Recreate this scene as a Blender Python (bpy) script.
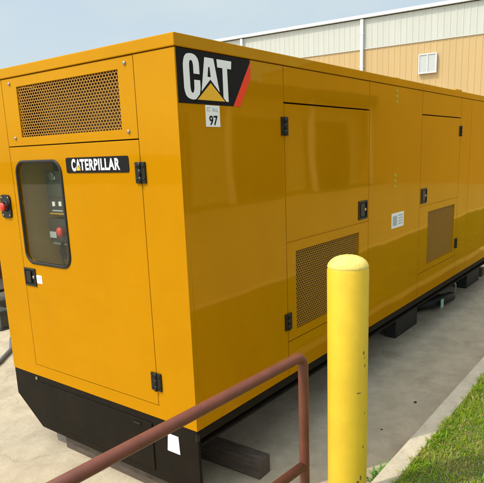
import bpy, bmesh, math, random
from mathutils import Vector, Matrix
random.seed(7)
R = math.radians
S = bpy.context.scene
for o in list(bpy.data.objects): bpy.data.objects.remove(o)
COL = S.collection

# ------------------------------------------------------------------ camera
cam = bpy.data.cameras.new('camera'); camo = bpy.data.objects.new('camera', cam); COL.objects.link(camo)
r = Vector((0.80045974, 0.59838512, -0.03463321)); d = Vector((0.1039678, -0.19551859, -0.97517341)); f = Vector((-0.59030069, 0.77698631, -0.21871754))
m = Matrix((( r.x, -d.x, -f.x, 1.9076), (r.y, -d.y, -f.y, -2.0), (r.z, -d.z, -f.z, 1.8707), (0, 0, 0, 1)))
camo.matrix_world = m
cam.sensor_width = 36; cam.lens = 36*560/484
cam.shift_x = -7.557/484; cam.shift_y = 36.37/484
cam.clip_start = .05; cam.clip_end = 3000
S.camera = camo
S.render.resolution_x = 1024; S.render.resolution_y = 1022

# ------------------------------------------------------------------ light
SUN_AZ, SUN_EL = R(29.5), R(55.5)            # light travels towards +Y turned towards +X by SUN_AZ
w = bpy.data.worlds.new('World'); S.world = w; w.use_nodes = True
nt = w.node_tree; nt.nodes.clear()
sky = nt.nodes.new('ShaderNodeTexSky'); sky.sky_type = 'NISHITA'; sky.sun_disc = False
sky.sun_elevation = SUN_EL; sky.sun_rotation = math.pi + SUN_AZ
sky.air_density = 1.0; sky.dust_density = 3.2; sky.ozone_density = 1.0; sky.altitude = 0
bg = nt.nodes.new('ShaderNodeBackground'); bg.inputs['Strength'].default_value = .15
wo = nt.nodes.new('ShaderNodeOutputWorld')
# faint high cloud veil in the sky
tc = nt.nodes.new('ShaderNodeTexCoord'); mp = nt.nodes.new('ShaderNodeMapping'); mp.inputs['Scale'].default_value = (1.2, 1.2, 3.5)
nz = nt.nodes.new('ShaderNodeTexNoise'); nz.inputs['Scale'].default_value = 2.6; nz.inputs['Detail'].default_value = 7; nz.inputs['Roughness'].default_value = .55
cr = nt.nodes.new('ShaderNodeMapRange'); cr.inputs[1].default_value = .42; cr.inputs[2].default_value = .75; cr.inputs[3].default_value = .62; cr.inputs[4].default_value = 1.0
mx = nt.nodes.new('ShaderNodeMix'); mx.data_type = 'RGBA'; mx.inputs[7].default_value = (3.25, 3.72, 3.80, 1)
L = nt.links.new
L(tc.outputs['Generated'], mp.inputs[0]); L(mp.outputs[0], nz.inputs['Vector']); L(nz.outputs[0], cr.inputs[0])
L(cr.outputs[0], mx.inputs[0]); L(sky.outputs[0], mx.inputs[6]); 
# hazy air: the veil brightens towards the sun
dt = nt.nodes.new('ShaderNodeVectorMath'); dt.operation = 'DOT_PRODUCT'
dt.inputs[1].default_value = (-math.sin(SUN_AZ)*math.cos(SUN_EL), -math.cos(SUN_AZ)*math.cos(SUN_EL), math.sin(SUN_EL))
nm = nt.nodes.new('ShaderNodeVectorMath'); nm.operation = 'NORMALIZE'; L(tc.outputs['Generated'], nm.inputs[0]); L(nm.outputs[0], dt.inputs[0])
hz = nt.nodes.new('ShaderNodeMapRange'); hz.inputs[1].default_value = .22; hz.inputs[2].default_value = 1.0; hz.inputs[3].default_value = 1.18; hz.inputs[4].default_value = 3.0; L(dt.outputs['Value'], hz.inputs[0])
vs = nt.nodes.new('ShaderNodeVectorMath'); vs.operation = 'SCALE'; L(mx.outputs[2], vs.inputs[0]); L(hz.outputs[0], vs.inputs['Scale'])
L(vs.outputs[0], bg.inputs[0]); L(bg.outputs[0], wo.inputs[0])

sl = bpy.data.lights.new('sun', 'SUN'); sl.energy = 2.3; sl.angle = R(.5); sl.color = (1, .93, .80)
so = bpy.data.objects.new('sun', sl); COL.objects.link(so)
ld = Vector((math.sin(SUN_AZ)*math.cos(SUN_EL), math.cos(SUN_AZ)*math.cos(SUN_EL), -math.sin(SUN_EL)))
so.rotation_euler = ld.to_track_quat('-Z', 'Y').to_euler(); so.location = (-6, -12, 14)
S.view_settings.view_transform = 'Standard'; S.view_settings.look = 'None'
S.view_settings.exposure = 0.25; S.view_settings.gamma = 1; S.view_settings.use_curve_mapping = False
S.render.engine = 'CYCLES'

# ------------------------------------------------------------------ materials
def mat(name, col, rough=.5, metal=0, coat=0, var=0, vscale=4, bump=0, bscale=60, bevel=0, spec=.5, col2=None, lo=.35, hi=.65, wav=0, coord='Object', stretch=None):
    m = bpy.data.materials.new(name); m.use_nodes = True; n = m.node_tree.nodes; l = m.node_tree.links.new
    b = n['Principled BSDF']; b.inputs['Roughness'].default_value = rough; b.inputs['Metallic'].default_value = metal
    b.inputs['Coat Weight'].default_value = coat; b.inputs['Coat Roughness'].default_value = .06
    b.inputs['Specular IOR Level'].default_value = spec
    b.inputs['Base Color'].default_value = (*col, 1)
    tc = n.new('ShaderNodeTexCoord'); src = tc.outputs[coord]
    if stretch:
        mp = n.new('ShaderNodeMapping'); mp.inputs['Scale'].default_value = stretch; l(src, mp.inputs[0]); src = mp.outputs[0]
    if var or col2:
        t = n.new('ShaderNodeTexNoise'); t.inputs['Scale'].default_value = vscale; t.inputs['Detail'].default_value = 8; t.inputs['Roughness'].default_value = .65
        l(src, t.inputs['Vector'])
        rp = n.new('ShaderNodeMapRange'); rp.inputs[1].default_value = lo; rp.inputs[2].default_value = hi; l(t.outputs[0], rp.inputs[0])
        mx = n.new('ShaderNodeMix'); mx.data_type = 'RGBA'; l(rp.outputs[0], mx.inputs[0])
        c2 = col2 if col2 else tuple(c*(1-var) for c in col)
        mx.inputs[6].default_value = (*c2, 1); mx.inputs[7].default_value = (*col, 1); l(mx.outputs[2], b.inputs['Base Color'])
        m['mix'] = mx.name
    nrm = None
    if bevel:
        bv = n.new('ShaderNodeBevel'); bv.samples = 3; bv.inputs['Radius'].default_value = bevel; nrm = bv.outputs[0]
    if wav:
        t = n.new('ShaderNodeTexNoise'); t.inputs['Scale'].default_value = 1.6; t.inputs['Detail'].default_value = 1
        l(tc.outputs['Object'], t.inputs['Vector'])
        bp = n.new('ShaderNodeBump'); bp.inputs['Strength'].default_value = 1; bp.inputs['Distance'].default_value = wav; l(t.outputs[0], bp.inputs['Height'])
        if nrm: l(nrm, bp.inputs['Normal'])
        nrm = bp.outputs[0]
    if bump:
        t = n.new('ShaderNodeTexNoise'); t.inputs['Scale'].default_value = bscale; t.inputs['Detail'].default_value = 6
        l(src, t.inputs['Vector'])
        bp = n.new('ShaderNodeBump'); bp.inputs['Strength'].default_value = 1; bp.inputs['Distance'].default_value = bump; l(t.outputs[0], bp.inputs['Height'])
        if nrm: l(nrm, bp.inputs['Normal'])
        nrm = bp.outputs[0]
    if nrm: l(nrm, b.inputs['Normal'])
    return m

YEL = mat('enclosure_yellow', (.49, .208, .0005), .5, coat=0, var=.08, vscale=1.7, bevel=.005, wav=.0026, spec=0)
def gloss_layer(m, tint, rough, ior):
    # clear glossy top coat over the pigmented paint; the pigment warms what it mirrors
    n = m.node_tree.nodes; l = m.node_tree.links.new; b = n['Principled BSDF']; out = n['Material Output']
    g = n.new('ShaderNodeBsdfGlossy'); g.inputs['Color'].default_value = (*tint, 1); g.inputs['Roughness'].default_value = rough
    fr = n.new('ShaderNodeFresnel'); fr.inputs[0].default_value = ior; mx = n.new('ShaderNodeMixShader')
    if b.inputs['Normal'].is_linked:
        q = b.inputs['Normal'].links[0].from_socket; l(q, g.inputs['Normal']); l(q, fr.inputs['Normal'])
    l(fr.outputs[0], mx.inputs[0]); l(b.outputs[0], mx.inputs[1]); l(g.outputs[0], mx.inputs[2]); l(mx.outputs[0], out.inputs[0])
gloss_layer(YEL, (1.0, .69, .15), .040, 1.58)
YELG = mat('grille_yellow', (.40, .185, .003), .45, bevel=0)
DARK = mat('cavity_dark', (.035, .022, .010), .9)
BAF = mat('baffle_brown', (.16, .10, .03), .8, var=.7, vscale=6)
BLK = mat('base_black', (.012, .0088, .005), .6, var=.35, vscale=5, bump=.0006, bscale=40, bevel=.003, spec=.12)
PLAST = mat('black_plastic', (.009, .009, .008), .35, spec=.3, bevel=.003)
RUBBER = mat('black_rubber', (.014, .013, .011), .55, spec=.3)
DECB = mat('decal_black', (.006, .0055, .006), .5, spec=.15)
DECW = mat('decal_white', (.86, .87, .86), .45)
DECY = mat('decal_yellow', (.86, .46, .01), .4)
DECR = mat('decal_red', (.88, .06, .015), .5, spec=.2)
DECG = mat('decal_lime', (.45, .36, .01), .5)
GREYP = mat('sticker_grey_print', (.42, .46, .50), .5)
RED = mat('button_red', (.65, .04, .02), .35)
BOLT = mat('bolt_zinc', (.38, .34, .27), .35, metal=.8)
CABI = mat('cabinet_inside', (.50, .36, .09), .6)
CABD = mat('control_face', (.035, .036, .030), .45)
RUST = mat('oxide_red_paint', (.165, .047, .025), .5, var=.25, vscale=14, bump=.0005, bscale=90)
WOOD = mat('dark_timber', (.115, .085, .06), .85, var=.55, vscale=9, bump=.003, bscale=30, stretch=(1, 8, 8), bevel=.006)
CAST = mat('cast_dark', (.011, .011, .011), .6, var=.3, vscale=8)
CONC = None

def bollard_material():
    m = mat('bollard_yellow', (.80, .53, .035), .42, var=.14, vscale=5, bump=.0006, bscale=60, spec=.4)
    n = m.node_tree.nodes; l = m.node_tree.links.new; b = n['Principled BSDF']
    tc = n.new('ShaderNodeTexCoord'); t = n.new('ShaderNodeTexNoise'); t.inputs['Scale'].default_value = 38; t.inputs['Detail'].default_value = 5
    l(tc.outputs['Object'], t.inputs['Vector'])
    acc = None
    # paint chips, each at its own spot on the pipe (object coordinates)
    for (a, z, rad, zr) in [(-.20, 1.005, .010, .016), (-.12, .935, .009, .016), (-.55, .80, .020, .005), (-.15, .975, .006, .012), (-.1, .68, .005, .008), (-.55, .30, .012, .03), (-.75, .272, .012, .022), (-.95, .25, .014, .018), (-.35, .335, .010, .03), (-.2, .50, .006, .012)]:
        dx, dy = RB*math.cos(a), RB*math.sin(a)
        mp = n.new('ShaderNodeMapping'); mp.inputs['Location'].default_value = (-dx/rad, -dy/rad, -z/zr); mp.inputs['Scale'].default_value = (1/rad, 1/rad, 1/zr)
        l(tc.outputs['Object'], mp.inputs[0])
        ln = n.new('ShaderNodeVectorMath'); ln.operation = 'LENGTH'; l(mp.outputs[0], ln.inputs[0])
        if acc is None: acc = ln.outputs['Value']
        else:
            mn = n.new('ShaderNodeMath'); mn.operation = 'MINIMUM'; l(acc, mn.inputs[0]); l(ln.outputs['Value'], mn.inputs[1]); acc = mn.outputs[0]
    sc = n.new('ShaderNodeMath'); sc.operation = 'MULTIPLY_ADD'; l(t.outputs[0], sc.inputs[0]); sc.inputs[1].default_value = 2.6; sc.inputs[2].default_value = -1.3
    ad = n.new('ShaderNodeMath'); ad.operation = 'ADD'; l(acc, ad.inputs[0]); l(sc.outputs[0], ad.inputs[1])
    rp = n.new('ShaderNodeMapRange'); rp.inputs[1].default_value = .62; rp.inputs[2].default_value = .72; l(ad.outputs[0], rp.inputs[0])
    mx = n.new('ShaderNodeMix'); mx.data_type = 'RGBA'; mx.inputs[6].default_value = (.20, .14, .04, 1)
    l(rp.outputs[0], mx.inputs[0]); l(n[m['mix']].outputs[2], mx.inputs[7]); l(mx.outputs[2], b.inputs['Base Color'])
    return m

def glass_mat():
    m = bpy.data.materials.new('tinted_glass'); m.use_nodes = True; n = m.node_tree.nodes; l = m.node_tree.links.new; n.clear()
    o = n.new('ShaderNodeOutputMaterial'); t = n.new('ShaderNodeBsdfTransparent'); t.inputs[0].default_value = (.90, .92, .88, 1)
    g = n.new('ShaderNodeBsdfGlossy'); g.inputs['Roughness'].default_value = .02
    fr = n.new('ShaderNodeFresnel'); fr.inputs[0].default_value = 1.55; mx = n.new('ShaderNodeMixShader')
    gq = n.new('ShaderNodeNewGeometry'); iv = n.new('ShaderNodeMath'); iv.operation = 'SUBTRACT'; iv.inputs[0].default_value = 1; l(gq.outputs['Backfacing'], iv.inputs[1]); mu = n.new('ShaderNodeMath'); mu.operation = 'MULTIPLY'; l(iv.outputs[0], mu.inputs[0]); l(fr.outputs[0], mu.inputs[1]); l(mu.outputs[0], mx.inputs[0]); l(t.outputs[0], mx.inputs[1]); l(g.outputs[0], mx.inputs[2]); l(mx.outputs[0], o.inputs[0])
    return m
GLASS = glass_mat()

# ------------------------------------------------------------------ mesh builder
class MB:
    def __init__(s): s.bm = bmesh.new(); s.mats = []; s.smooth = False
    def mi(s, m):
        if m not in s.mats: s.mats.append(m)
        return s.mats.index(m)
    def face(s, pts, m):
        vs = []
        for p in pts:
            if not vs or (Vector(p)-vs[-1].co).length > 1e-6: vs.append(s.bm.verts.new(p))
        if len(vs) > 1 and (vs[0].co-vs[-1].co).length < 1e-6: vs.pop()
        if len(vs) < 3: return None
        fc = s.bm.faces.new(vs); fc.material_index = s.mi(m); return fc
    def box(s, a, b, m, bevel=0):
        a, b = Vector(a), Vector(b)
        r = bmesh.ops.create_cube(s.bm, size=1); vs = r['verts']
        for v in vs: v.co = Vector([(a[i]+b[i])/2 + v.co[i]*abs(b[i]-a[i]) for i in range(3)])
        fs = {f for v in vs for f in v.link_faces}
        for f in fs: f.material_index = s.mi(m)
        if bevel:
            es = list({e for v in vs for e in v.link_edges})
            bmesh.ops.bevel(s.bm, geom=es, offset=bevel, segments=2, affect='EDGES', profile=.5)
        return s
    def prism(s, a, b, m, m_side=None):
        """a, b: matching point loops (front, back)"""
        n = len(a); s.face(a, m); s.face(b[::-1], m_side or m)
        for i in range(n):
            j = (i+1) % n; s.face([a[i], b[i], b[j], a[j]], m_side or m)
        return s
    def ring(s, oa, ia, ob, ib, m):
        n = len(oa)
        for i in range(n):
            j = (i+1) % n
            s.face([oa[i], oa[j], ia[j], ia[i]], m); s.face([ob[i], ib[i], ib[j], ob[j]], m)
            s.face([oa[i], ob[i], ob[j], oa[j]], m); s.face([ia[i], ia[j], ib[j], ib[i]], m)
        return s
    def tube(s, pts, r, m, seg=14, caps=True):
        pts = [Vector(p) for p in pts]; rings = []
        up = None
        for i, p in enumerate(pts):
            t = ((pts[min(i+1, len(pts)-1)]-p).normalized() + (p-pts[max(i-1, 0)]).normalized()).normalized()
            if up is None:
                up = Vector((0, 0, 1)) if abs(t.z) < .9 else Vector((1, 0, 0))
            u = (up - t*up.dot(t)).normalized(); up = u; v = t.cross(u)
            rr = r[i] if isinstance(r, (list, tuple)) else r
            rings.append([s.bm.verts.new(p + (u*math.cos(2*math.pi*k/seg)+v*math.sin(2*math.pi*k/seg))*rr) for k in range(seg)])
        for a, b in zip(rings, rings[1:]):
            for k in range(seg):
                f = s.bm.faces.new([a[k], a[(k+1) % seg], b[(k+1) % seg], b[k]]); f.material_index = s.mi(m); f.smooth = True
        if caps:
            for rg in (rings[0][::-1], rings[-1]): f = s.bm.faces.new(rg); f.material_index = s.mi(m)
        return s
    def lathe(s, prof, c, m, seg=40, axis='z', mats=None):
        rings = []
        def P(rad, h, k):
            a = 2*math.pi*k/seg; x, y = rad*math.cos(a), rad*math.sin(a)
            if axis == 'z': q = (c[0]+x, c[1]+y, c[2]+h)
            elif axis == 'y': q = (c[0]+x, c[1]+h, c[2]+y)
            else: q = (c[0]+h, c[1]+x, c[2]+y)
            return q
        for rad, h in prof: rings.append([s.bm.verts.new(P(max(rad, 1e-4), h, k)) for k in range(seg)])
        for i, (a, b) in enumerate(zip(rings, rings[1:])):
            for k in range(seg):
                f = s.bm.faces.new([a[k], a[(k+1) % seg], b[(k+1) % seg], b[k]]); f.material_index = s.mi(mats[i] if mats else m); f.smooth = True
        return s
    def build(s, name, parent=None, merge=True, recalc=True, loc=None):
        if merge: bmesh.ops.remove_doubles(s.bm, verts=s.bm.verts, dist=1e-6)
        if recalc: bmesh.ops.recalc_face_normals(s.bm, faces=s.bm.faces)
        me = bpy.data.meshes.new(name)
        if loc is not None:
            for v in s.bm.verts: v.co -= Vector(loc)
        s.bm.to_mesh(me); s.bm.free()
        for m in s.mats: me.materials.append(m)
        o = bpy.data.objects.new(name, me); COL.objects.link(o)
        if loc is not None: o.location = loc
        if parent is not None:
            o.parent = parent; o.matrix_parent_inverse = world(parent).inverted()
        return o
def world(o):
    m = Matrix.Translation(o.location) @ o.rotation_euler.to_matrix().to_4x4()
    return (world(o.parent) @ o.matrix_parent_inverse @ m) if o.parent else m
def thing(name, loc, label, cat, group=None):
    o = bpy.data.objects.new(name, None); COL.objects.link(o); o.location = loc; o.empty_display_size = .2
    return tag(o, label, cat, group)
def tag(o, label, cat, group=None, kind=None):
    if label: o['label'] = label
    if cat: o['category'] = cat
    if group: o['group'] = group
    if kind: o['kind'] = kind
    return o
def struct(o): o['kind'] = 'structure'; return o

# face mappers: (u along the face, v up, w outward)
def FE(u, v, w=0): return (u, -w, v)          # end face (y = 0, outward -Y)
def FS(u, v, w=0): return (w, u, v)           # long side (x = 0, outward +X)
def rect(u0, v0, u1, v1): return [(u0, v0), (u1, v0), (u1, v1), (u0, v1)]
def slab(mb, F, u0, v0, u1, v1, w0, w1, m, bevel=0): mb.box(F(u0, v0, w0), F(u1, v1, w1), m, bevel)
def rring(F, outer, inner, w0, w1, m, mb):
    mb.ring([F(*p, w1) for p in outer], [F(*p, w1) for p in inner], [F(*p, w0) for p in outer], [F(*p, w0) for p in inner], m)
def rrect(u0, v0, u1, v1, r, k=6):
    out = []
    for (cx, cy, a0) in ((u1-r, v1-r, 0), (u0+r, v1-r, 90), (u0+r, v0+r, 180), (u1-r, v0+r, 270)):
        for i in range(k+1):
            a = R(a0+90*i/k); out.append((cx+r*math.cos(a), cy+r*math.sin(a)))
    return out
def rect_like(u0, v0, u1, v1, k=6):
    out = []
    for c in ((u1, v1), (u0, v1), (u0, v0), (u1, v0)): out += [c]*(k+1)
    return out
def poly(mb, F, pts, w0, w1, m): mb.prism([F(*p, w1) for p in pts], [F(*p, w0) for p in pts], m)
def grille(F, u0, v0, u1, v1, w, du, dv, m, name, parent, hole=.70):
    """perforated sheet: flattened hexagonal holes in staggered rows with real openings"""
    mb = MB(); nu, nv = max(2, round((u1-u0)/du)), max(2, round((v1-v0)/dv)); du, dv = (u1-u0)/nu, (v1-v0)/nv
    th = .003
    hexo = [(-.5, -1/3), (0, -2/3), (.5, -1/3), (.5, 1/3), (0, 2/3), (-.5, 1/3)]
    for j in range(nv):
        for i in range(nu + (j % 2)):
            cu = u0 + (i + (.5 if j % 2 == 0 else 0))*du; cv = v0+(j+.5)*dv
            cl = lambda p: (min(max(p[0], u0), u1), min(max(p[1], v0), v1))
            o = [cl((cu+a*du, cv+b*dv)) for a, b in hexo]; h = [cl((cu+a*du*hole, cv+b*dv*hole)) for a, b in hexo]
            for q in range(6):
                p = (q+1) % 6
                mb.face([F(*o[q], w), F(*o[p], w), F(*h[p], w), F(*h[q], w)], m)
                mb.face([F(*h[q], w), F(*h[p], w), F(*h[p], w-th), F(*h[q], w-th)], m)
    return mb.build(name, parent, merge=False, recalc=False)
def text_faces(body, u0, v0, u1, v1, bold=.02, space=1):
    c = bpy.data.curves.new('lettering', 'FONT'); c.body = body; c.size = 1; c.offset = bold; c.resolution_u = 3; c.space_character = space
    o = bpy.data.objects.new('lettering', c); COL.objects.link(o)
    dg = bpy.context.evaluated_depsgraph_get(); dg.update(); me = o.evaluated_get(dg).to_mesh()
    V = [tuple(v.co) for v in me.vertices]; P = [tuple(p.vertices) for p in me.polygons]
    bpy.data.objects.remove(o); bpy.data.curves.remove(c)
    xs = [v[0] for v in V]; ys = [v[1] for v in V]; a, b, cc, dd = min(xs), max(xs), min(ys), max(ys)
    V = [(u0+(v[0]-a)/(b-a)*(u1-u0), v0+(v[1]-cc)/(dd-cc)*(v1-v0)) for v in V]
    return V, P
def add_text(mb, F, body, u0, v0, u1, v1, w, m, bold=.02, space=1):
    V, P = text_faces(body, u0, v0, u1, v1, bold, space)
    for p in P:
        try: mb.face([F(*V[i], w) for i in p], m)
        except ValueError: pass

# ------------------------------------------------------------------ ground
GZ = -.10
def concrete(name, c1, c2, sc=1.1, cracks=True):
    m = mat(name, c1, .85, col2=c2, vscale=sc, lo=.30, hi=.70, bump=.0025, bscale=45, spec=.25)
    n = m.node_tree.nodes; l = m.node_tree.links.new; b = n['Principled BSDF']
    tc = n.new('ShaderNodeTexCoord')
    t = n.new('ShaderNodeTexNoise'); t.inputs['Scale'].default_value = 7; t.inputs['Detail'].default_value = 10; t.inputs['Roughness'].default_value = .7
    t2 = n.new('ShaderNodeTexNoise'); t2.inputs['Scale'].default_value = 160; t2.inputs['Detail'].default_value = 3
    mp = n.new('ShaderNodeMapping'); mp.inputs['Scale'].default_value = (.9, .7, 1); l(tc.outputs['Object'], mp.inputs[0]); l(mp.outputs[0], t.inputs['Vector']); l(tc.outputs['Object'], t2.inputs['Vector'])
    r1 = n.new('ShaderNodeMapRange'); r1.inputs[1].default_value = .35; r1.inputs[2].default_value = .62; r1.inputs[3].default_value = .82; r1.inputs[4].default_value = 1.05; l(t.outputs[0], r1.inputs[0])
    r2 = n.new('ShaderNodeMapRange'); r2.inputs[1].default_value = .35; r2.inputs[2].default_value = .65; r2.inputs[3].default_value = .86; r2.inputs[4].default_value = 1.1; l(t2.outputs[0], r2.inputs[0])
    mu = n.new('ShaderNodeMath'); mu.operation = 'MULTIPLY'; l(r1.outputs[0], mu.inputs[0]); l(r2.outputs[0], mu.inputs[1])
    if cracks:
        vo = n.new('ShaderNodeTexVoronoi'); vo.feature = 'DISTANCE_TO_EDGE'; vo.inputs['Scale'].default_value = .55
        dn = n.new('ShaderNodeTexNoise'); dn.inputs['Scale'].default_value = 3; dn.inputs['Detail'].default_value = 8; l(tc.outputs['Object'], dn.inputs['Vector'])
        dm = n.new('ShaderNodeVectorMath'); dm.operation = 'MULTIPLY_ADD'; dm.inputs[1].default_value = (.5, .5, .5); l(dn.outputs['Color'], dm.inputs[0]); l(tc.outputs['Object'], dm.inputs[2]); l(dm.outputs[0], vo.inputs['Vector'])
        r3 = n.new('ShaderNodeMapRange'); r3.inputs[1].default_value = .0005; r3.inputs[2].default_value = .0035; r3.inputs[3].default_value = .82; r3.inputs[4].default_value = 1; l(vo.outputs[0], r3.inputs[0])
        st = n.new('ShaderNodeTexNoise'); st.inputs['Scale'].default_value = 2.3; st.inputs['Detail'].default_value = 6; st.inputs['Distortion'].default_value = .6; l(tc.outputs['Object'], st.inputs['Vector'])
        r4 = n.new('ShaderNodeMapRange'); r4.inputs[1].default_value = .56; r4.inputs[2].default_value = .68; r4.inputs[3].default_value = 1; r4.inputs[4].default_value = .88; l(st.outputs[0], r4.inputs[0])
        gr = n.new('ShaderNodeTexVoronoi'); gr.inputs['Scale'].default_value = 28; l(tc.outputs['Object'], gr.inputs['Vector'])
        r5 = n.new('ShaderNodeMapRange'); r5.inputs[1].default_value = .05; r5.inputs[2].default_value = .09; r5.inputs[3].default_value = .62; r5.inputs[4].default_value = 1; l(gr.outputs['Distance'], r5.inputs[0])
        for q in (r3, r4, r5):
            m2 = n.new('ShaderNodeMath'); m2.operation = 'MULTIPLY'; l(mu.outputs[0], m2.inputs[0]); l(q.outputs[0], m2.inputs[1]); mu = m2
    vm = n.new('ShaderNodeVectorMath'); vm.operation = 'SCALE'; l(n[m['mix']].outputs[2], vm.inputs[0]); l(mu.outputs[0], vm.inputs['Scale']); l(vm.outputs[0], b.inputs['Base Color'])
    return m
CONC = concrete('yard_concrete', (.46, .385, .27), (.41, .345, .245))
KERBM = concrete('kerb_concrete', (.60, .52, .39), (.53, .46, .34), 3, cracks=False)
SOIL = mat('soil', (.07, .10, .022), .95, col2=(.11, .09, .04), vscale=6, bump=.01, bscale=20)
FIELD = mat('far_grass', (.075, .11, .028), .95, col2=(.10, .11, .04), vscale=.6, bump=.02, bscale=8)

mb = MB(); mb.face([(-1500, -1500, GZ-.02), (1500, -1500, GZ-.02), (1500, 1500, GZ-.02), (-1500, 1500, GZ-.02)], FIELD)
struct(mb.build('ground'))
# concrete yard in slabs with joints
mb = MB(); xs = [-46, -36.5, -27.2, -18, -9.4, -5.6, .70]; ys = [-25, -17.6, -10.2, -2.8, 4.9, 12.6, 20, 28, 36.6, 60]
for i in range(len(xs)-1):
    for j in range(len(ys)-1):
        g = .006; mb.box((xs[i]+g, ys[j]+g, GZ-.15), (xs[i+1]-(0 if i == len(xs)-2 else g), ys[j+1]-g, GZ), CONC, 0)
struct(mb.build('yard_pavement'))
mb = MB(); mb.box((.699, -24, GZ-.14), (.815, 59, .02), KERBM, .008); struct(mb.build('kerb'))
mb = MB()
N1, N2 = 40, 90
vg = {}
for i in range(N1+1):
    for j in range(N2+1):
        x = .815 + (i/N1)**1.3*1.78; y = -8 + j/N2*38
        z = (-.012 if i == 0 else .0) + .012*math.sin(x*5.1+y*3.3)*math.sin(y*4.7-x*2.2) + random.uniform(-.004, .004)
        vg[i, j] = mb.bm.verts.new((x, y, z))
for i in range(N1):
    for j in range(N2): fc = mb.bm.faces.new([vg[i, j], vg[i+1, j], vg[i+1, j+1], vg[i, j+1]]); fc.material_index = mb.mi(SOIL); fc.smooth = True
struct(mb.build('lawn_soil'))

# grass blades over the lawn strip (uncountable)
def grass():
    m = bpy.data.materials.new('grass_blade'); m.use_nodes = True; n = m.node_tree.nodes; l = m.node_tree.links.new; b = n['Principled BSDF']
    b.inputs['Roughness'].default_value = .5; b.inputs['Specular IOR Level'].default_value = .3
    g = n.new('ShaderNodeNewGeometry'); cr = n.new('ShaderNodeValToRGB'); l(g.outputs['Random Per Island'], cr.inputs[0])
    e = cr.color_ramp.elements; e[0].position = 0; e[0].color = (.13, .28, .014, 1); e[1].position = 1; e[1].color = (.40, .31, .13, 1)
    for p, c in ((.35, (.22, .42, .018, 1)), (.65, (.36, .46, .025, 1)), (.86, (.50, .50, .06, 1)), (.90, (.60, .46, .22, 1))):
        q = e.new(p); q.color = c
    tc = n.new('ShaderNodeTexCoord'); t = n.new('ShaderNodeTexNoise'); t.inputs['Scale'].default_value = 5; t.inputs['Detail'].default_value = 4; l(tc.outputs['Object'], t.inputs['Vector'])
    rp = n.new('ShaderNodeMapRange'); rp.inputs[1].default_value = .50; rp.inputs[2].default_value = .66; rp.inputs[3].default_value = 0; rp.inputs[4].default_value = .6; l(t.outputs[0], rp.inputs[0])
    mx = n.new('ShaderNodeMix'); mx.data_type = 'RGBA'; mx.inputs[7].default_value = (.46, .42, .10, 1); l(rp.outputs[0], mx.inputs[0]); l(cr.outputs[0], mx.inputs[6])
    l(mx.outputs[2], b.inputs['Base Color'])
    tr = n.new('ShaderNodeBsdfTranslucent'); ms = n.new('ShaderNodeMixShader'); ms.inputs[0].default_value = .35; l(mx.outputs[2], tr.inputs[0])
    l(b.outputs[0], ms.inputs[1]); l(tr.outputs[0], ms.inputs[2]); l(ms.outputs[0], n['Material Output'].inputs[0])
    V, F = [], []; rnd = random.random
    def blade(x, y, z, h, wd):
        a = rnd()*6.283; ca, sa = math.cos(a), math.sin(a); ln = rnd()**.8*h*1.15; b2 = rnd()*6.283; lx, ly = math.cos(b2)*ln, math.sin(b2)*ln
        k = len(V)
        V.extend([(x-ca*wd, y-sa*wd, z), (x+ca*wd, y+sa*wd, z), (x+lx*.45+ca*wd*.8, y+ly*.45+sa*wd*.8, z+h*.62), (x+lx*.45-ca*wd*.8, y+ly*.45-sa*wd*.8, z+h*.62), (x+lx, y+ly, z+h*(1-.35*ln/h))])
        F.extend([(k, k+1, k+2, k+3), (k+3, k+2, k+4)])
    for _ in range(90000):
        x = .80 + rnd()**1.25*1.7; y = -.3+rnd()*5.2
        edge = .815 + .012*math.sin(y*17)+.01*math.sin(y*41+1)
        if x < edge: x = edge + rnd()*.04
        h = .018+rnd()*.028
        if math.sin(x*9+1.3*math.sin(y*6))*math.sin(y*7.7) > .4: h *= 1.35
        blade(x, y, -.005, h, .0014+rnd()*.0015)
    for _ in range(26000):
        x = .83 + rnd()*1.75; y = -6+rnd()*24
        blade(x, y, -.005, .03+rnd()*.035, .003+rnd()*.003)
    for k in range(70):      # longer tufts leaning over the kerb edge
        y0 = .6+rnd()*4
        for _ in range(26): blade(.822+rnd()*.03, y0+random.gauss(0, .022), -.002, .035+rnd()*.045, .0022+rnd()*.0015)
    me = bpy.data.meshes.new('grass'); me.from_pydata(V, [], F); me.materials.append(m)
    o = bpy.data.objects.new('grass', me); COL.objects.link(o); o['kind'] = 'stuff'
    tag(o, 'short green lawn grass with dry tufts beside the concrete kerb', 'grass')
    return o
grass()

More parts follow.
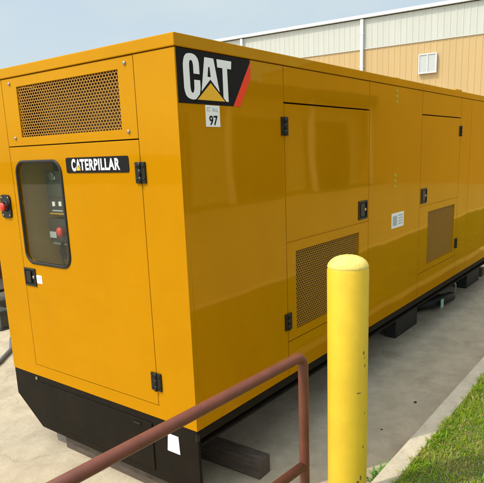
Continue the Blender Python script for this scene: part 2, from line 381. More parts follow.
# ------------------------------------------------------------------ warehouse behind
def warehouse():
    P0 = Vector((-5.909, 26.938, 0)); dv = Vector((-.99688, -.07898, 0)).normalized(); nv = Vector((dv.y, -dv.x, 0))
    if nv.dot(Vector((1.9, -2, 0))-P0) < 0: nv = -nv       # towards the viewer
    X = -nv.cross(Vector((0, 0, 1)))
    def W(s, z, o=0): return tuple(P0 + dv*s + nv*o + Vector((0, 0, z)))
    ZE, ZB = 8.33, 6.893; S0, S1 = -26, 40
    t = thing('warehouse', W(7, GZ), 'long metal warehouse with tan lower wall, pale upper band and white gutter', 'warehouse')
    wcream = mat('metal_cream', (.53, .53, .47), .5, var=.06, vscale=1, stretch=(3, 3, .3)); wtan = mat('metal_tan', (.53, .36, .155), .5, var=.06, vscale=1, stretch=(3, 3, .3)); wht = mat('trim_white', (.66, .68, .68), .5)
    wgut = wht
    def ribbed(z0, z1, m, name, off):
        mb = MB(); pitch = .30; s = S0
        prof = []
        while s < S1:
            prof += [(s, 0), (s+.215, 0), (s+.235, .013), (s+.28, .013)]
            s += pitch
        prof.append((S1, 0))
        a = [mb.bm.verts.new(W(p, z0, o+off)) for p, o in prof]; b = [mb.bm.verts.new(W(p, z1, o+off)) for p, o in prof]
        for i in range(len(prof)-1): fc = mb.bm.faces.new([a[i], a[i+1], b[i+1], b[i]]); fc.material_index = mb.mi(m)
        return mb.build(name, t, recalc=False)
    ribbed(GZ-.05, ZB, wtan, 'lower_wall', 0); ribbed(ZB, ZE, wcream, 'upper_wall', .006)
    def wbox(mb, s0, s1, z0, z1, o0, o1, m):
        c = [W(s, z, o) for s in (s0, s1) for z in (z0, z1) for o in (o0, o1)]
        idx = [(0, 1, 3, 2), (4, 6, 7, 5), (0, 4, 5, 1), (2, 3, 7, 6), (0, 2, 6, 4), (1, 5, 7, 3)]
        for q in idx: mb.face([c[i] for i in q], m)
    mb = MB(); wbox(mb, S0, S1, ZB-.03, ZB+.03, .032, .05, wcream); mb.build('band_trim', t)
    mb = MB(); wbox(mb, S0-.2, S1+.2, ZE+.04, ZE+.19, .0, .18, wgut); mb.build('gutter', t)
    mb = MB()
    pts = [(S0-.2, 0)]
    mb.face([W(S0-.2, ZE+.19, .1), W(S1+.2, ZE+.19, .1), W(S1+.2, ZE+1.9, -18), W(S0-.2, ZE+1.9, -18)], wht)
    mb.face([W(S0-.2, ZE+.10, .1), W(S1+.2, ZE+.10, .1), W(S1+.2, ZE+1.8, -18), W(S0-.2, ZE+1.8, -18)], wht)
    mb.build('roof', t)
    mb = MB()
    for s in (S0, S1): mb.face([W(s, GZ, 0), W(s, GZ, -18), W(s, ZE+1.8, -18), W(s, ZE+.15, 0)], wtan)
    mb.face([W(S0, GZ, -18), W(S1, GZ, -18), W(S1, ZE+1.8, -18), W(S0, ZE+1.8, -18)], wtan); mb.build('back_wall', t)
    for s in (5.92, 13.3, 20.7, 28.1, -1.6, -9.0):
        mb = MB(); wbox(mb, s-.075, s+.075, GZ, ZE-.02, .04, .18, wgut)
        for z in (2, 4, 6, 7.6): wbox(mb, s-.10, s+.10, z, z+.05, .035, .19, wgut)
        mb.build('downspout', t)
    wpl = mat('vent_panel_pale', (.52, .54, .52), .5, var=.2, vscale=14, stretch=(1, 1, 6))
    vf = MB(); vs0, vs1, vz0, vz1 = 2.08, 2.96, 5.36, 6.28
    for a, b, c, dd in ((vs0, vs1, vz1-.05, vz1), (vs0, vs1, vz0, vz0+.05), (vs0, vs0+.05, vz0+.05, vz1-.05), (vs1-.05, vs1, vz0+.05, vz1-.05), ((vs0+vs1)/2-.02, (vs0+vs1)/2+.02, vz0+.05, vz1-.05)):
        wbox(vf, a, b, c, dd, .035, .16, wht)
    vo = vf.build('wall_vent', t)
    sl = MB(); wbox(sl, vs0+.05, (vs0+vs1)/2-.02, vz0+.05, vz1-.05, .05, .13, wpl); sl.build('louvre', vo)
    sl = MB(); wbox(sl, (vs0+vs1)/2+.02, vs1-.05, vz0+.05, vz1-.05, .05, .13, wpl); sl.build('louvre', vo)
warehouse()

# ------------------------------------------------------------------ generator enclosure
W_ = 1.77; LEN = 7.0; ZY, ZR, ZT = .42, 2.357, 2.42; TH = .03
gen = thing('generator_enclosure', (-.885, 3.5, GZ), 'long yellow steel generator enclosure on a black skid base standing in the yard', 'generator')

# solid dark core; its colour stands for shade behind grilles and gaps
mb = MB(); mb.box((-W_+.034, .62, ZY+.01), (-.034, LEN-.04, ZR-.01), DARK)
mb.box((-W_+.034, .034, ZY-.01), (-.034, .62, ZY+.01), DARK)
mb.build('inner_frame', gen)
# roof cap
mb = MB(); mb.box((-W_-.006, -.006, ZR+.004), (.006, LEN+.006, ZT), YEL, .004); roof = mb.build('roof', gen)
mb = MB(); mb.box((-.05, 4.22, ZT), (-.02, 4.42, ZT+.022), YEL, .004); mb.build('roof_lug', roof)
mb = MB(); mb.box((-.05, 2.62, ZT), (-.025, 2.72, ZT+.012), YEL, .003); mb.build('roof_lug', roof)
mb = MB(); mb.box((-1.25, 5.2, ZT), (-.65, 6.2, ZT+.10), YEL, .01); mb.build('exhaust_hatch', roof)

# end wall: frame sheet around vent panel + door
D0, D1, DZ0, DZ1 = -1.478, -.285, .502, 1.952
mb = MB()
rring(FE, [(-W_, ZY), (0, ZY), (0, ZR), (-W_, ZR)], [(D0-.004, DZ0-.004), (D1+.004, DZ0-.004), (D1+.004, ZR-.001), (D0-.004, ZR-.001)], -TH, 0, YEL, mb)
mb.build('end_wall', gen)
# vent panel of the end wall
mb = MB(); gx0, gx1, gz0, gz1 = -1.323, -.402, 2.008, 2.302
rring(FE, [(D0, DZ1+.006), (D1, DZ1+.006), (D1, ZR-.002), (D0, ZR-.002)], [(gx0, gz0), (gx1, gz0), (gx1, gz1), (gx0, gz1)], -TH, 0, YEL, mb)
vp = mb.build('vent_panel', gen)
grille(FE, gx0-.005, gz0-.005, gx1+.005, gz1+.005, -.006, .0240, .0160, YELG, 'vent_grille', vp, .79)
mb = MB(); mb.box(FE(gx0-.02, gz0-.04, -.16), FE(gx1+.02, gz1+.04, -.15), BAF); mb.build('vent_baffle', vp)
for (u, v) in ((-1.392, 2.325), (-1.392, 2.005), (-.345, 2.325), (-.352, 1.995)):
    mb = MB(); mb.lathe([(.0001, -.009), (.007, -.009), (.0105, -.003), (.0105, 0)], FE(u, v, 0), BOLT, 16, 'y'); mb.build('bolt', vp)
# door with rounded window
WX0, WX1, WZ0, WZ1 = -1.428, -.962, 1.222, 1.862
hole = rrect(WX0, WZ0, WX1, WZ1, .075)
mb = MB(); rring(FE, rect_like(D0, DZ0, D1, DZ1), hole, -TH, 0, YEL, mb)
door = mb.build('end_door', gen)
def gasket(F, u0, v0, u1, v1, r, name, parent, m):
    mb = MB(); pts = rrect(u0, v0, u1, v1, r, 8); n = len(pts)
    prof = [(-.010, -.002), (-.009, .006), (-.004, .008), (.004, .008), (.008, .005), (.009, -.004)]; rings = []
    cu, cv = (u0+u1)/2, (v0+v1)/2
    for i in range(n):
        a, b = pts[i-1], pts[(i+1) % n]; tx, ty = b[0]-a[0], b[1]-a[1]; q = math.hypot(tx, ty); nx, ny = ty/q, -tx/q
        rings.append([mb.bm.verts.new(F(pts[i][0]+nx*o, pts[i][1]+ny*o, w)) for o, w in prof])
    for i in range(n):
        for k in range(len(prof)-1):
            fc = mb.bm.faces.new([rings[i][k], rings[(i+1) % n][k], rings[(i+1) % n][k+1], rings[i][k+1]]); fc.material_index = mb.mi(m); fc.smooth = True
    return mb.build(name, parent)
gasket(FE, WX0, WZ0, WX1, WZ1, .075, 'window_gasket', door, RUBBER)
mb = MB(); hp = rrect(WX0+.002, WZ0+.002, WX1-.002, WZ1-.002, .074); poly(mb, FE, hp, -.012, -.006, GLASS); mb.build('window_glass', door)
def hinge(F, u, v, h, wd, parent, open_side=1):
    mb = MB(); P = PLAST
    slab(mb, F, u-wd/2, v-h/2, u-.007, v+h/2, -.001, .010, P, .003); slab(mb, F, u+.007, v-h/2, u+wd/2, v+h/2, -.001, .010, P, .003)
    for k, (a, b) in enumerate(((-.5, -.18), (-.17, .17), (.18, .5))):
        q0, q1 = F(u, v+a*h, .010), F(u, v+b*h, .010); mb.tube([q0, q1], .0095, P, 12)
    for sv in (-.3, .3):
        for su in (-.32, .32):
            c = F(u+su*wd, v+sv*h, .011); ax = 'y' if F is FE else 'x'
            sg = -1 if F is FE else 1
            mb.lathe([(.006, 0), (.006, .002*sg), (.0001, .003*sg)], c, P, 10, ax)
    return mb.build('hinge', parent)
hinge(FE, -.283, 1.788, .108, .075, door); hinge(FE, -.283, .645, .105, .078, door)
def latch(F, u0, v0, u1, v1, parent, key=None):
    mb = MB(); rring(F, rect(u0, v0, u1, v1), rect(u0+.013, v0+.013, u1-.013, v1-.013), -.001, .007, PLAST, mb)
    slab(mb, F, u0+.012, v0+.012, u1-.012, v1-.012, -.001, .002, DECB)
    o = mb.build('latch', parent)
    mb = MB(); slab(mb, F, u0+.022, v0+.022, u0+(u1-u0)*.62, v1-.02, .0015, .010, PLAST, .003)
    c = F(u0+(u1-u0)*.78, (v0+v1)/2, .002); sg = -1 if F is FE else 1
    mb.lathe([(.011, 0), (.011, .004*sg), (.0001, .004*sg)], c, key or BOLT, 14, 'y' if F is FE else 'x')
    # paddle and lock stay in the latch mesh
    o2 = mb
    me = bpy.data.meshes.new('tmp'); bmesh.ops.recalc_face_normals(o2.bm, faces=o2.bm.faces); o2.bm.to_mesh(me); o2.bm.free()
    b2 = bmesh.new(); b2.from_mesh(o.data); n0 = len(b2.faces); b2.from_mesh(me)
    b2.faces.ensure_lookup_table(); mats2 = o2.mats; base = {}
    for m in mats2:
        if m.name not in [x.name for x in o.data.materials]: o.data.materials.append(m)
        base[mats2.index(m)] = [x.name for x in o.data.materials].index(m.name)
    for fc in list(b2.faces)[n0:]: fc.material_index = base[fc.material_index]
    b2.to_mesh(o.data); b2.free(); bpy.data.meshes.remove(me)
    return o
latch(FE, -1.476, 1.064, -1.352, 1.182, door)
mb = MB(); slab(mb, FE, -1.346, 1.088, -1.288, 1.142, 0, .002, DECW); slab(mb, FE, -1.338, 1.122, -1.297, 1.128, .002, .003, GREYP); slab(mb, FE, -1.338, 1.106, -1.305, 1.111, .002, .003, GREYP); mb.build('latch_tag', door)
# nameplate with lettering
mb = MB(); poly(mb, FE, rrect(-.905, 1.790, -.371, 1.876, .012, 4), 0, .003, DECB)
nu0, nu1 = -.853, -.438
add_text(mb, FE, 'C', nu0, 1.799, nu0+.038, 1.869, .0042, DECW, .045)
add_text(mb, FE, 'A', nu0+.040, 1.804, nu0+.084, 1.866, .0042, DECW, .045)
add_text(mb, FE, 'TERPILLAR', nu0+.078, 1.804, nu1, 1.866, .0044, DECW, .034, 1.10)
mb.face([FE(nu0+.036, 1.802, .0052), FE(nu0+.090, 1.802, .0052), FE(nu0+.063, 1.836, .0052)], DECB)
mb.face([FE(nu0+.042, 1.804, .0060), FE(nu0+.084, 1.804, .0060), FE(nu0+.063, 1.830, .0060)], DECY)
mb.build('nameplate', door, recalc=False)
mats_g = mat('gauge_face', (.10, .11, .10), .3); CABY = mat('cabinet_yellow', (.45, .24, .01), .5)
# control cabinet seen through the window
mb = MB(); y0 = .034
mb.box((-1.47, .30, 1.15), (-.90, .31, 1.93), CABI)                       # back
mb.box((-1.48, .034, 1.15), (-1.47, .31, 1.93), CABI); mb.box((-.90, .034, 1.15), (-.89, .31, 1.93), CABI)
mb.box((-1.48, .034, 1.14), (-.89, .31, 1.15), CABI); mb.box((-1.48, .034, 1.93), (-.89, .31, 1.94), CABI)
mb.box((-1.40, .24, 1.20), (-1.37, .26, 1.90), CABD); mb.box((-1.47, .285, 1.30), (-1.30, .30, 1.86), mat('cabinet_grey', (.42, .34, .13), .6))
cab = mb.build('control_cabinet', gen)
mb = MB(); mb.box((-1.325, .13, 1.52), (-.93, .30, 1.80), CABD, .004)
add = mb
for (cx, cz, s_) in ((-1.258, 1.592, .014), (-1.190, 1.594, .014), (-1.227, 1.756, .010)):
    mb.box((cx-s_, .124, cz-s_), (cx+s_, .131, cz+s_), DECW)
mb.box((-1.29, .126, 1.64), (-1.06, .131, 1.73), mat('screen_dark', (.05, .07, .05), .2), 0)
for gx in (-1.25, -1.10): mb.lathe([(.030, 0), (.030, -.006), (.026, -.008), (.0001, -.008)], (gx, .13, 1.765), mats_g, 20, 'y')
mb.box((-1.31, .1265, 1.525), (-1.04, .131, 1.535), CABY)
for k in range(5): mb.lathe([(.009, 0), (.008, -.006), (.0001, -.007)], (-1.11+k*.03, .13, 1.59), GREYP, 10, 'y')
mb.box((-1.28, .126, 1.545), (-1.17, .131, 1.553), GREYP); mb.build('control_panel', cab)
mb = MB(); mb.box((-1.350, .135, 1.345), (-.93, .30, 1.495), CABD, .004); mb.box((-1.34, .128, 1.37), (-1.27, .136, 1.41), GREYP); p2 = mb.build('switch_module', cab)
mb = MB(); mb.lathe([(.014, 0), (.014, -.018), (.030, -.022), (.032, -.034), (.022, -.042), (.0001, -.044)], (-1.198, .136, 1.416), RED, 20, 'y'); mb.build('stop_button', cab)
mb = MB(); mb.box((-1.36, .22, 1.498), (-.93, .30, 1.516), CABY); mb.box((-1.42, .20, 1.31), (-.93, .30, 1.325), GREYP); mb.build('shelf', cab)
mb = MB(); mb.tube([(-1.30, .2, 1.35), (-1.31, .17, 1.28), (-1.27, .16, 1.20), (-1.25, .16, 1.16)], .008, RUBBER, 8); mb.build('cable', cab)
# emergency stop recess on the end wall
mb = MB(); poly(mb, FE, rrect(-1.650, 1.503, -1.538, 1.655, .028, 5), 0, .010, PLAST)
for (u, v) in ((-1.632, 1.636), (-1.556, 1.636), (-1.632, 1.522), (-1.556, 1.522)): mb.lathe([(.006, 0), (.006, -.002), (.0001, -.003)], FE(u, v, .010), BOLT, 10, 'y')
mb.lathe([(.036, 0), (.036, -.006), (.029, -.008)], FE(-1.594, 1.58, .010), RUBBER, 20, 'y')
es = mb.build('stop_plate', gen)
mb = MB(); mb.lathe([(.012, 0), (.012, -.014), (.026, -.018), (.027, -.028), (.018, -.034), (.0001, -.035)], FE(-1.590, 1.578, .012), RED, 24, 'y'); mb.build('stop_button', es)

# long side panels
def side_panel(y0, y1, z0, z1, name='side_panel'):
    mb = MB(); mb.box((-TH, y0, z0), (0, y1, z1), YEL); return mb.build(name, gen)
G = .003
side_panel(TH, .905-G, ZY, ZR)
def side_door(y0, y1, v0, v1, hinge_left, lat, vz=(.715, 1.240)):
    side_panel(y0+G, y1-G, 2.156, ZR); side_panel(y0+G, y1-G, ZY, .655-G)
    mb = MB(); mb.box((-TH, y0+G, 1.312), (0, y1-G, 2.146), YEL)
    rring(FS, [(y0+G, .655+G), (y1-G, .655+G), (y1-G, 1.306), (y0+G, 1.306)], [(v0, vz[0]), (v1, vz[0]), (v1, vz[1]), (v0, vz[1])], -TH, 0, YEL, mb)
    dr = mb.build('side_door', gen)
    mb = MB(); mb.box((-.012, y0+G, 1.304), (-.004, y1-G, 1.314), YEL); mb.build('door_crease', dr)
    grille(FS, v0-.004, vz[0]-.004, v1+.004, vz[1]+.004, -.008, .0235, .0155, YELG, 'vent_grille', dr, .76)
    hy = y0 if hinge_left else y1
    hinge(FS, hy, 2.015, .108, .070, dr); hinge(FS, hy, .795, .110, .075, dr)
    ly = lat; latch(FS, ly-.075, 1.335, ly+.075, 1.478, dr, DECY)
side_door(.905, 2.088, 1.012, 1.925, True, 1.985)
side_panel(2.088+G, 3.20-G, ZY, ZR)
side_door(3.20, 4.36, 3.44, 4.27, False, 3.305)
side_panel(4.36+G, 4.74-G, ZY, ZR); side_panel(4.74+G, 5.70-G, ZY, ZR)
side_door(5.70, 6.6, 5.80, 6.4, True, 6.5)
side_panel(6.6+G, LEN, ZY, ZR)
# far side + back end
mb = MB(); mb.box((-W_, TH, ZY), (-W_+TH, LEN-TH, ZR), YEL); mb.box((-W_, LEN-TH, ZY), (-TH, LEN, ZR), YEL); mb.build('rear_wall', gen)

# decals on the long side
mb = MB()
poly(mb, FS, [(.008, 2.110), (.421, 2.110), (.578, 2.342), (.578, 2.3565), (.008, 2.3565)], 0, .002, DECB)
poly(mb, FS, [(.421, 2.110), (.480, 2.110), (.582, 2.262), (.582, 2.3565), (.578, 2.3565), (.578, 2.342)], 0, .0021, DECR)
def flat(pts, w, m): mb.face([FS(*p, w) for p in pts], m)
Cp = [(0.120, 2.249), (0.119, 2.292), (0.114, 2.306), (0.104, 2.310), (0.094, 2.304), (0.091, 2.285), (0.093, 2.185), (0.096, 2.168), (0.105, 2.159), (0.115, 2.163), (0.121, 2.178), (0.122, 2.221)]
Co = [(0.163, 2.249), (0.162, 2.300), (0.153, 2.324), (0.133, 2.337), (0.104, 2.340), (0.075, 2.336), (0.056, 2.318), (0.048, 2.285), (0.049, 2.175), (0.058, 2.148), (0.078, 2.133), (0.106, 2.128), (0.136, 2.132), (0.156, 2.150), (0.166, 2.180), (0.165, 2.221)]
# C as quads strip between outer and inner outline
def strip(o, i, w, m):
    n = max(len(o), len(i)); 
    def samp(P, t):
        L_ = [0]
        for a, b in zip(P, P[1:]): L_.append(L_[-1]+math.dist(a, b))
        s = t*L_[-1]
        for k in range(len(P)-1):
            if L_[k+1] >= s-1e-9:
                q = (s-L_[k])/max(L_[k+1]-L_[k], 1e-9); return (P[k][0]+(P[k+1][0]-P[k][0])*q, P[k][1]+(P[k+1][1]-P[k][1])*q)
        return P[-1]
    A = [samp(o, k/30) for k in range(31)]; B = [samp(i, k/30) for k in range(31)]
    for k in range(30): flat([A[k], A[k+1], B[k+1], B[k]], w, m)
strip(Co, Cp, .0032, DECW)
flat([(.204, 2.332), (.228, 2.332), (.230, 2.289), (.222, 2.242), (.241, 2.235), (.236, 2.225), (.172, 2.170)], .0032, DECW)
flat([(.228, 2.332), (.272, 2.332), (.312, 2.170), (.241, 2.225), (.241, 2.235), (.246, 2.242), (.240, 2.289), (.230, 2.289)], .0032, DECW)
flat([(.222, 2.242), (.246, 2.242), (.246, 2.225), (.222, 2.225)], .0031, DECW)
flat([(.296, 2.332), (.415, 2.332), (.411, 2.293), (.378, 2.293), (.381, 2.130), (.340, 2.130), (.340, 2.293), (.300, 2.293)], .0032, DECW)
flat([(.242, 2.230), (.371, 2.122), (.119, 2.122)], .0042, DECB)
flat([(.242, 2.214), (.350, 2.130), (.138, 2.130)], .0052, DECY)
mb.build('logo_decal', gen, recalc=False)
mb = MB(); slab(mb, FS, .196, 2.003, .306, 2.1075, 0, .002, DECW)
add_text(mb, FS, '97', .220, 2.010, .286, 2.058, .0035, DECB, .02)
for (a, b, c, e_) in ((.208, 2.078, .212, 2.098), (.214, 2.094, .232, 2.097), (.214, 2.079, .232, 2.082), (.250, 2.078, .256, 2.096), (.262, 2.078, .268, 2.090), (.274, 2.078, .290, 2.082), (.272, 2.088, .286, 2.091)):
    mb.face([FS(a, b, .0035), FS(c, b, .0035), FS(c, e_, .0035), FS(a, e_, .0035)], GREYP)
mb.build('number_sticker', gen, recalc=False)
mb = MB(); slab(mb, FS, 2.545, 1.185, 2.815, 1.315, 0, .002, DECW)
slab(mb, FS, 2.57, 1.205, 2.66, 1.29, .002, .003, GREYP); 
for k in range(4): slab(mb, FS, 2.69, 1.21+k*.024, 2.79, 1.22+k*.024, .002, .003, GREYP)
mb.build('info_sticker', gen)
for z0, z1 in ((2.215, 2.345), (1.52, 1.66)):  # two short columns of small lime-coloured marks
    mb = MB()
    for k in range(3):
        c = z0+(k+.5)*(z1-z0)/3; h = (z1-z0)/3*.44
        poly(mb, FS, [(2.60, c-h*.8), (2.632, c-h*.4), (2.632, c+h*.4), (2.60, c+h*.8), (2.58, c)], 0, .002, DECG)
    mb.build('hazard_sticker', gen)

# skid base
mb = MB(); ch = [(-W_+.002, ZY-.004), (-W_+.002, .222), (-1.495, .026), (-.275, .026), (-.002, .026), (-.002, ZY-.004)]
poly(mb, FE, ch, -.022, -.003, BLK)
bp = mb.build('base_end_plate', gen)
mb = MB(); slab(mb, FE, -1.455, .075, -.352, .372, -.003, .004, BLK, .003); mb.build('access_cover', bp)
mb = MB(); slab(mb, FE, -1.500, .385, -1.482, .404, -.003, .008, BOLT, .002); mb.build('base_bolt', bp)
mb = MB(); slab(mb, FE, -.50, .34, -.44, .352, .004, .012, PLAST, .002); mb.build('cover_catch', bp)
mb = MB(); poly(mb, FE, [(-.239, .238), (-.142, .238), (-.148, .345), (-.228, .345)], -.003, -.001, DECW); mb.build('base_sticker', bp)
mb = MB(); slab(mb, FE, -.012, .36, 0, .40, -.02, .003, PLAST); mb.build('corner_bolt', bp)
for sx in (0, 1):
    mb = MB()
    X = (lambda v: v) if sx == 0 else (lambda v: -W_-v)
    mb.box((X(-.03), .024, .365), (X(-.002), LEN, ZY-.004), BLK, 0)
    mb.box((X(-.08), .024, .335), (X(-.07), LEN, .364), CAST, 0)
    mb.box((X(-.11), .024, .325), (X(.004), LEN, .335), BLK, 0)
    mb.box((X(-.012), .024, .30), (X(.004), LEN, .325), BLK, 0) if False else None
    mb.build('skid_rail', gen)
mb = MB(); mb.box((-W_+.60, .024, .03), (-.50, LEN, ZY-.006), CAST); mb.build('fuel_tank', gen)
for (a, b) in ((3.39, 4.0), (5.9, 6.5)):
    for x0 in (-.40, -1.15):
        mb = MB(); mb.box((x0, a, GZ), (x0+.12, b, .328), CAST, .006); mb.build('skid_foot', gen)

# timbers under the base
def timber(x0, x1, y0, y1, z1, label, rz=0):
    mb = MB(); c = ((x0+x1)/2, (y0+y1)/2, GZ); mb.box((x0, y0, GZ), (x1, y1, z1), WOOD, .006)
    o = mb.build('timber_block', loc=c); o.rotation_euler.z = rz; tag(o, label, 'timber', 'timber blocks under the skid base'); return o
timber(-1.28, .052, .455, .575, .022, 'dark weathered timber block poking out from under the near yellow corner by the handrail', R(1.5))
timber(-1.31, -.15, .05, .19, .024, 'brown timber lying flat under the black end plate below the door')
timber(-1.30, -.30, 4.8, 4.95, .028, 'timber block hidden deep under the middle of the black base')
timber(-1.82, -.30, 6.75, 6.88, .028, 'timber block under the far end of the black base')

# black bundle beneath the rail
mb = MB()
mb.tube([(-.42, 4.35, -.03), (-.36, 4.45, .0), (-.27, 4.72, .005), (-.22, 5.0, .0), (-.25, 5.15, -.03)], [.03, .055, .07, .06, .03], RUBBER, 14)
mb.tube([(-.46, 4.45, -.05), (-.40, 4.6, -.04), (-.36, 4.9, -.04), (-.38, 5.1, -.05)], [.03, .05, .055, .03], RUBBER, 12)
bd = mb.build('cable_bundle', loc=(-.3, 4.7, GZ)); tag(bd, 'black cable bundle with a pale green label lying on the concrete below the long side', 'cable bundle')
mb = MB(); mb.box((-.205, 4.57, -.05), (-.195, 4.66, .055), mat('label_green', (.30, .55, .42), .5), .003); mb.build('label_tag', bd)
mb = MB(); mb.tube([(-.10, 4.55, .322), (-.12, 4.72, .27), (-.14, 4.92, .18), (-.17, 5.02, .09), (-.2, 5.04, .02)], .009, mat('hose_grey', (.35, .35, .33), .5), 8); mb.build('strap', bd)

# ------------------------------------------------------------------ red handrail
RR = .0235
hr = thing('handrail', (.649, .033, GZ), 'oxide red pipe handrail with a mid rail in front of the yellow enclosure', 'handrail')
def gp(t): return Vector((.649 + (.575-.649)*t, .033 - 1.033*t, 0))      # plan line of the rail
def along(t, z): p = gp(t); return (p.x, p.y, z)
mb = MB(); pts = []
rb = .045; ZH = .970
mb.tube([along(0, GZ), along(0, .20), along(0, .40), along(0, .60), along(0, ZH-rb)] + [along((1-math.cos(a))*rb, ZH-rb+math.sin(a)*rb) for a in [R(v) for v in (15, 30, 45, 60, 75)]] + [along(rb, ZH)] + [along(t, ZH-.022*t) for t in (.5, 1, 1.9)], RR, RUST, 20)
mb.build('top_rail', hr)
mb = MB(); mb.tube([along(.012, .425), along(.5, .425), along(1.9, .425)], RR*.95, RUST, 18); mb.build('mid_rail', hr)
mb = MB(); mb.tube([along(1.9, GZ), along(1.9, .915)], RR, RUST, 18); mb.build('post', hr)
mb = MB(); p = gp(0); mb.lathe([(.0001, .0), (.06, .0), (.06, .012), (.0001, .012)], (p.x, p.y, GZ), RUST, 20); mb.build('base_flange', hr)

# ------------------------------------------------------------------ bollard
RB = .1005
BOLM = bollard_material(); CAP = mat('bollard_cap', (.76, .58, .10), .8, col2=(.66, .52, .17), vscale=18, bump=.003, bscale=70)
bo = thing('bollard', (.688, .392, GZ), 'yellow concrete-filled pipe bollard with domed cap and chipped paint', 'bollard')
HB = 1.315-GZ
mb = MB(); mb.lathe([(RB, 0), (RB, .2), (RB, .6), (RB, 1.0), (RB, HB-.012), (RB-.003, HB)], (.688, .392, GZ), BOLM, 64); mb.build('pipe', bo, loc=(.688, .392, GZ))
mb = MB(); dome = [(RB-.003, HB), (RB-.001, HB+.006)] + [((RB-.002)*math.cos(R(a)), HB+.004+.055*math.sin(R(a))) for a in range(8, 91, 8)]+[(0, HB+.059)]
mb.lathe(dome, (.688, .392, GZ), CAP, 64)
for v in mb.bm.verts: v.co.z += random.uniform(-.0014, .0014)*(1 if v.co.z > HB+GZ+.006 else 0)
mb.build('cap', bo, loc=(.688, .392, GZ))

# weed at the foot of the bollard
def weed(name, c, n, h, label):
    m = mat('weed_leaf', (.12, .26, .03), .5, var=.3, vscale=12); mb = MB()
    for k in range(n):
        a = random.uniform(-.9, 1.6) + (0 if k % 3 else random.uniform(-2, 2)); ln = h*random.uniform(.6, 1.1); el = R(random.uniform(15, 85)); wd = .0065
        d1 = Vector((math.cos(a)*math.cos(el), math.sin(a)*math.cos(el), math.sin(el))); sd = Vector((-math.sin(a), math.cos(a), 0))
        base = Vector(c)+Vector((random.uniform(-.03, .05), random.uniform(-.05, .08), random.uniform(0, .03))); L_, R_ = [], []
        for i in range(6):
            t = i/5; p = base + d1*ln*t + Vector((math.cos(a)*.25*t*t*ln, math.sin(a)*.25*t*t*ln, -.45*t*t*ln)); q = wd*math.sin(math.pi*min(.97, .12+.88*t))
            L_.append(mb.bm.verts.new(p-sd*q)); R_.append(mb.bm.verts.new(p+sd*q+Vector((0, 0, .002))))
        for i in range(5): fc = mb.bm.faces.new([L_[i], R_[i], R_[i+1], L_[i+1]]); fc.material_index = mb.mi(m)
    o = mb.build(name, merge=False, recalc=False, loc=c); tag(o, label, 'weed')
weed('weed_plant', (.655, .84, GZ), 110, .16, 'small green weed growing at the foot of the yellow bollard')

# leaf specks / pebbles on the pavement
for (x, y, s_, lb) in ((.45, 2.02, .013, 'dark pebble on the grey pavement halfway between kerb and yellow enclosure'), (.41, 1.47, .008, 'small dark pebble nearest the bollard on the grey pavement')):
    mb = MB(); bmesh.ops.create_icosphere(mb.bm, subdivisions=2, radius=s_)
    for v in mb.bm.verts: v.co *= random.uniform(.85, 1.1); v.co.z = v.co.z*.5
    zmin = min(v.co.z for v in mb.bm.verts)
    for v in mb.bm.verts: v.co += Vector((x, y, GZ-zmin-.001))
    mb.mi(CAST); tag(mb.build('pebble', loc=(x, y, GZ)), lb, 'pebble')

# ------------------------------------------------------------------ things beyond the left edge of the enclosure
STG = mat('skid_steel', (.045, .05, .038), .5, var=.3, vscale=6); DRD = mat('tank_oxide', (.10, .018, .012), .45, var=.2, vscale=5); LGY = mat('galvanised', (.36, .36, .36), .5, var=.15, vscale=6)
sk = thing('equipment_skid', (-5.3, 2.2, GZ), 'dark steel equipment skid with a red-brown tank standing left of the yellow enclosure', 'equipment skid')
mb = MB(); mb.box((-6.9, 1.30, -.08), (-4.33, 1.40, .14), STG, .006); mb.box((-6.9, 1.27, .115), (-4.31, 1.43, .135), STG); mb.box((-6.9, 1.27, -.10), (-4.31, 1.43, -.08), STG); mb.build('beam', sk)
mb = MB(); mb.box((-6.9, 2.50, -.08), (-4.55, 2.60, .14), STG, .006); mb.box((-6.9, 2.47, .115), (-4.53, 2.63, .135), STG); mb.box((-6.9, 2.47, -.10), (-4.53, 2.63, -.08), STG); mb.build('beam', sk)
for x in (-6.7, -5.9, -5.0):
    mb = MB(); mb.box((x, 1.36, .0), (x+.09, 2.54, .11), STG, .005); mb.build('cross_member', sk)
mb = MB(); mb.lathe([(.0001, 0), (.22, .0), (.30, .05), (.31, .10), (.31, 1.3), (.30, 1.35), (.22, 1.4), (.0001, 1.4)], (-6.6, 2.0, .60), DRD, 36, 'x'); tk = mb.build('tank', sk)
for x in (-6.3, -5.5):
    mb = MB(); mb.box((x, 1.8, .135), (x+.08, 2.2, .36), LGY, .006); mb.build('cradle', tk)

mb = MB(); mb.tube([(-6.2, -1.6, GZ+.022), (-4.6, -.9, GZ+.022), (-3.6, -.2, GZ+.022), (-3.1, .40, GZ+.022), (-3.29, .68, GZ+.022), (-3.55, .96, GZ+.022), (-3.9, 1.17, GZ+.022)], .022, mat('hose_dark', (.10, .10, .10), .6), 12)
tag(mb.build('hose', loc=(-3.3, .7, GZ)), 'grey hose curving over the concrete at the left edge beside the yellow enclosure', 'hose')

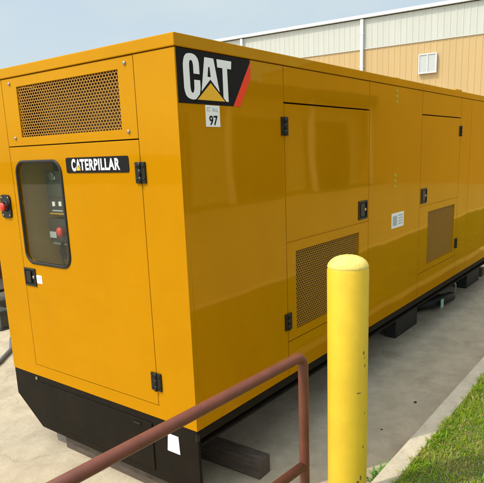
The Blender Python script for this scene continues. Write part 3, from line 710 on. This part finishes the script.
# ------------------------------------------------------------------ added surroundings, out of frame, for gloss and bounce on the long side
mb = MB(); mb.box((2.72, -24, GZ-.1), (11.2, 59, GZ+.01), CONC); struct(mb.build('bounce_road'))  # unseen concrete added to bounce warm light onto the long side
mb = MB(); mb.box((2.59, -24, GZ-.14), (2.72, 59, .02), KERBM, .008); struct(mb.build('kerb'))
def shed():  # unseen building, shaped to give the glossy side panels something to mirror
    t = thing('storage_building', (18, 28, GZ), 'pale storage building with roller doors across the service road', 'building')
    tan = mat('shed_pale', (.62, .56, .44), .6, var=.1, vscale=2); dk = mat('shed_door', (.06, .055, .05), .5); wt = mat('shed_trim', (.75, .73, .68), .5)
    mb = MB(); mb.box((13, 2, GZ-.05), (24, 62, 4.2), tan); mb.build('wall', t)
    mb = MB(); mb.box((11.6, 1.6, 4.2), (24.4, 62.4, 4.6), dk, .02); mb.build('roof', t)
    for k in range(9):
        mb = MB(); y = 3.5+k*6.4
        mb.box((12.94, y, GZ), (13, y+4.2, 3.3), dk)
        for i in range(14): mb.box((12.91, y, GZ+.1+i*.23), (12.94, y+4.2, GZ+.16+i*.23), dk)
        mb.build('roller_door', t)
        mb = MB(); mb.box((11.8, y-1.2, GZ), (12.0, y-1.0, 4.2), wt); mb.build('column', t)
shed()
LEAF = mat('tree_leaf', (.07, .11, .025), .6, var=.4, vscale=1.5); BARK = mat('bark', (.12, .085, .055), .9, var=.4, vscale=8)
def tree(x, y, h, label):  # unseen tree added for the reflections
    t = thing('oak_tree', (x, y, GZ), label, 'tree', 'trees on the verge of the service road'); rnd = random.Random(int(x*10+y))
    mb = MB(); mb.tube([(x, y, GZ), (x+.05, y, h*.2), (x, y+.08, h*.42), (x+.1, y, h*.7)], [.20, .16, .12, .05], BARK, 12)
    cl = []
    for k in range(11):
        a = rnd.random()*6.28; rr = rnd.uniform(.3, .34*h); q = Vector((x+math.cos(a)*rr, y+math.sin(a)*rr, h*rnd.uniform(.5, .95)))
        cl.append(q); mb.tube([(x, y+.05, h*.38), tuple(Vector((x, y, h*.45)).lerp(q, .5)), tuple(q)], [.06, .04, .015], BARK, 6)
    mb.build('trunk', t)
    mb = MB()
    for q in cl:
        for _ in range(420):
            v = Vector((rnd.gauss(0, 1), rnd.gauss(0, 1), rnd.gauss(0, .7))).normalized()*rnd.uniform(.3, 1)*h*.17
            c = q+v; u = Vector((rnd.gauss(0, 1), rnd.gauss(0, 1), rnd.gauss(0, 1))).normalized(); wv = u.orthogonal().normalized(); s_ = .07
            mb.face([tuple(c-u*s_), tuple(c+wv*s_*.5), tuple(c+u*s_), tuple(c-wv*s_*.5)], LEAF)
    mb.build('crown', t, merge=False, recalc=False)
tree(16.4, -5.5, 5.2, 'round green tree standing nearest the open end of the storage building')
tree(15.5, -12, 6.0, 'taller green tree farther along the service road from the storage building')
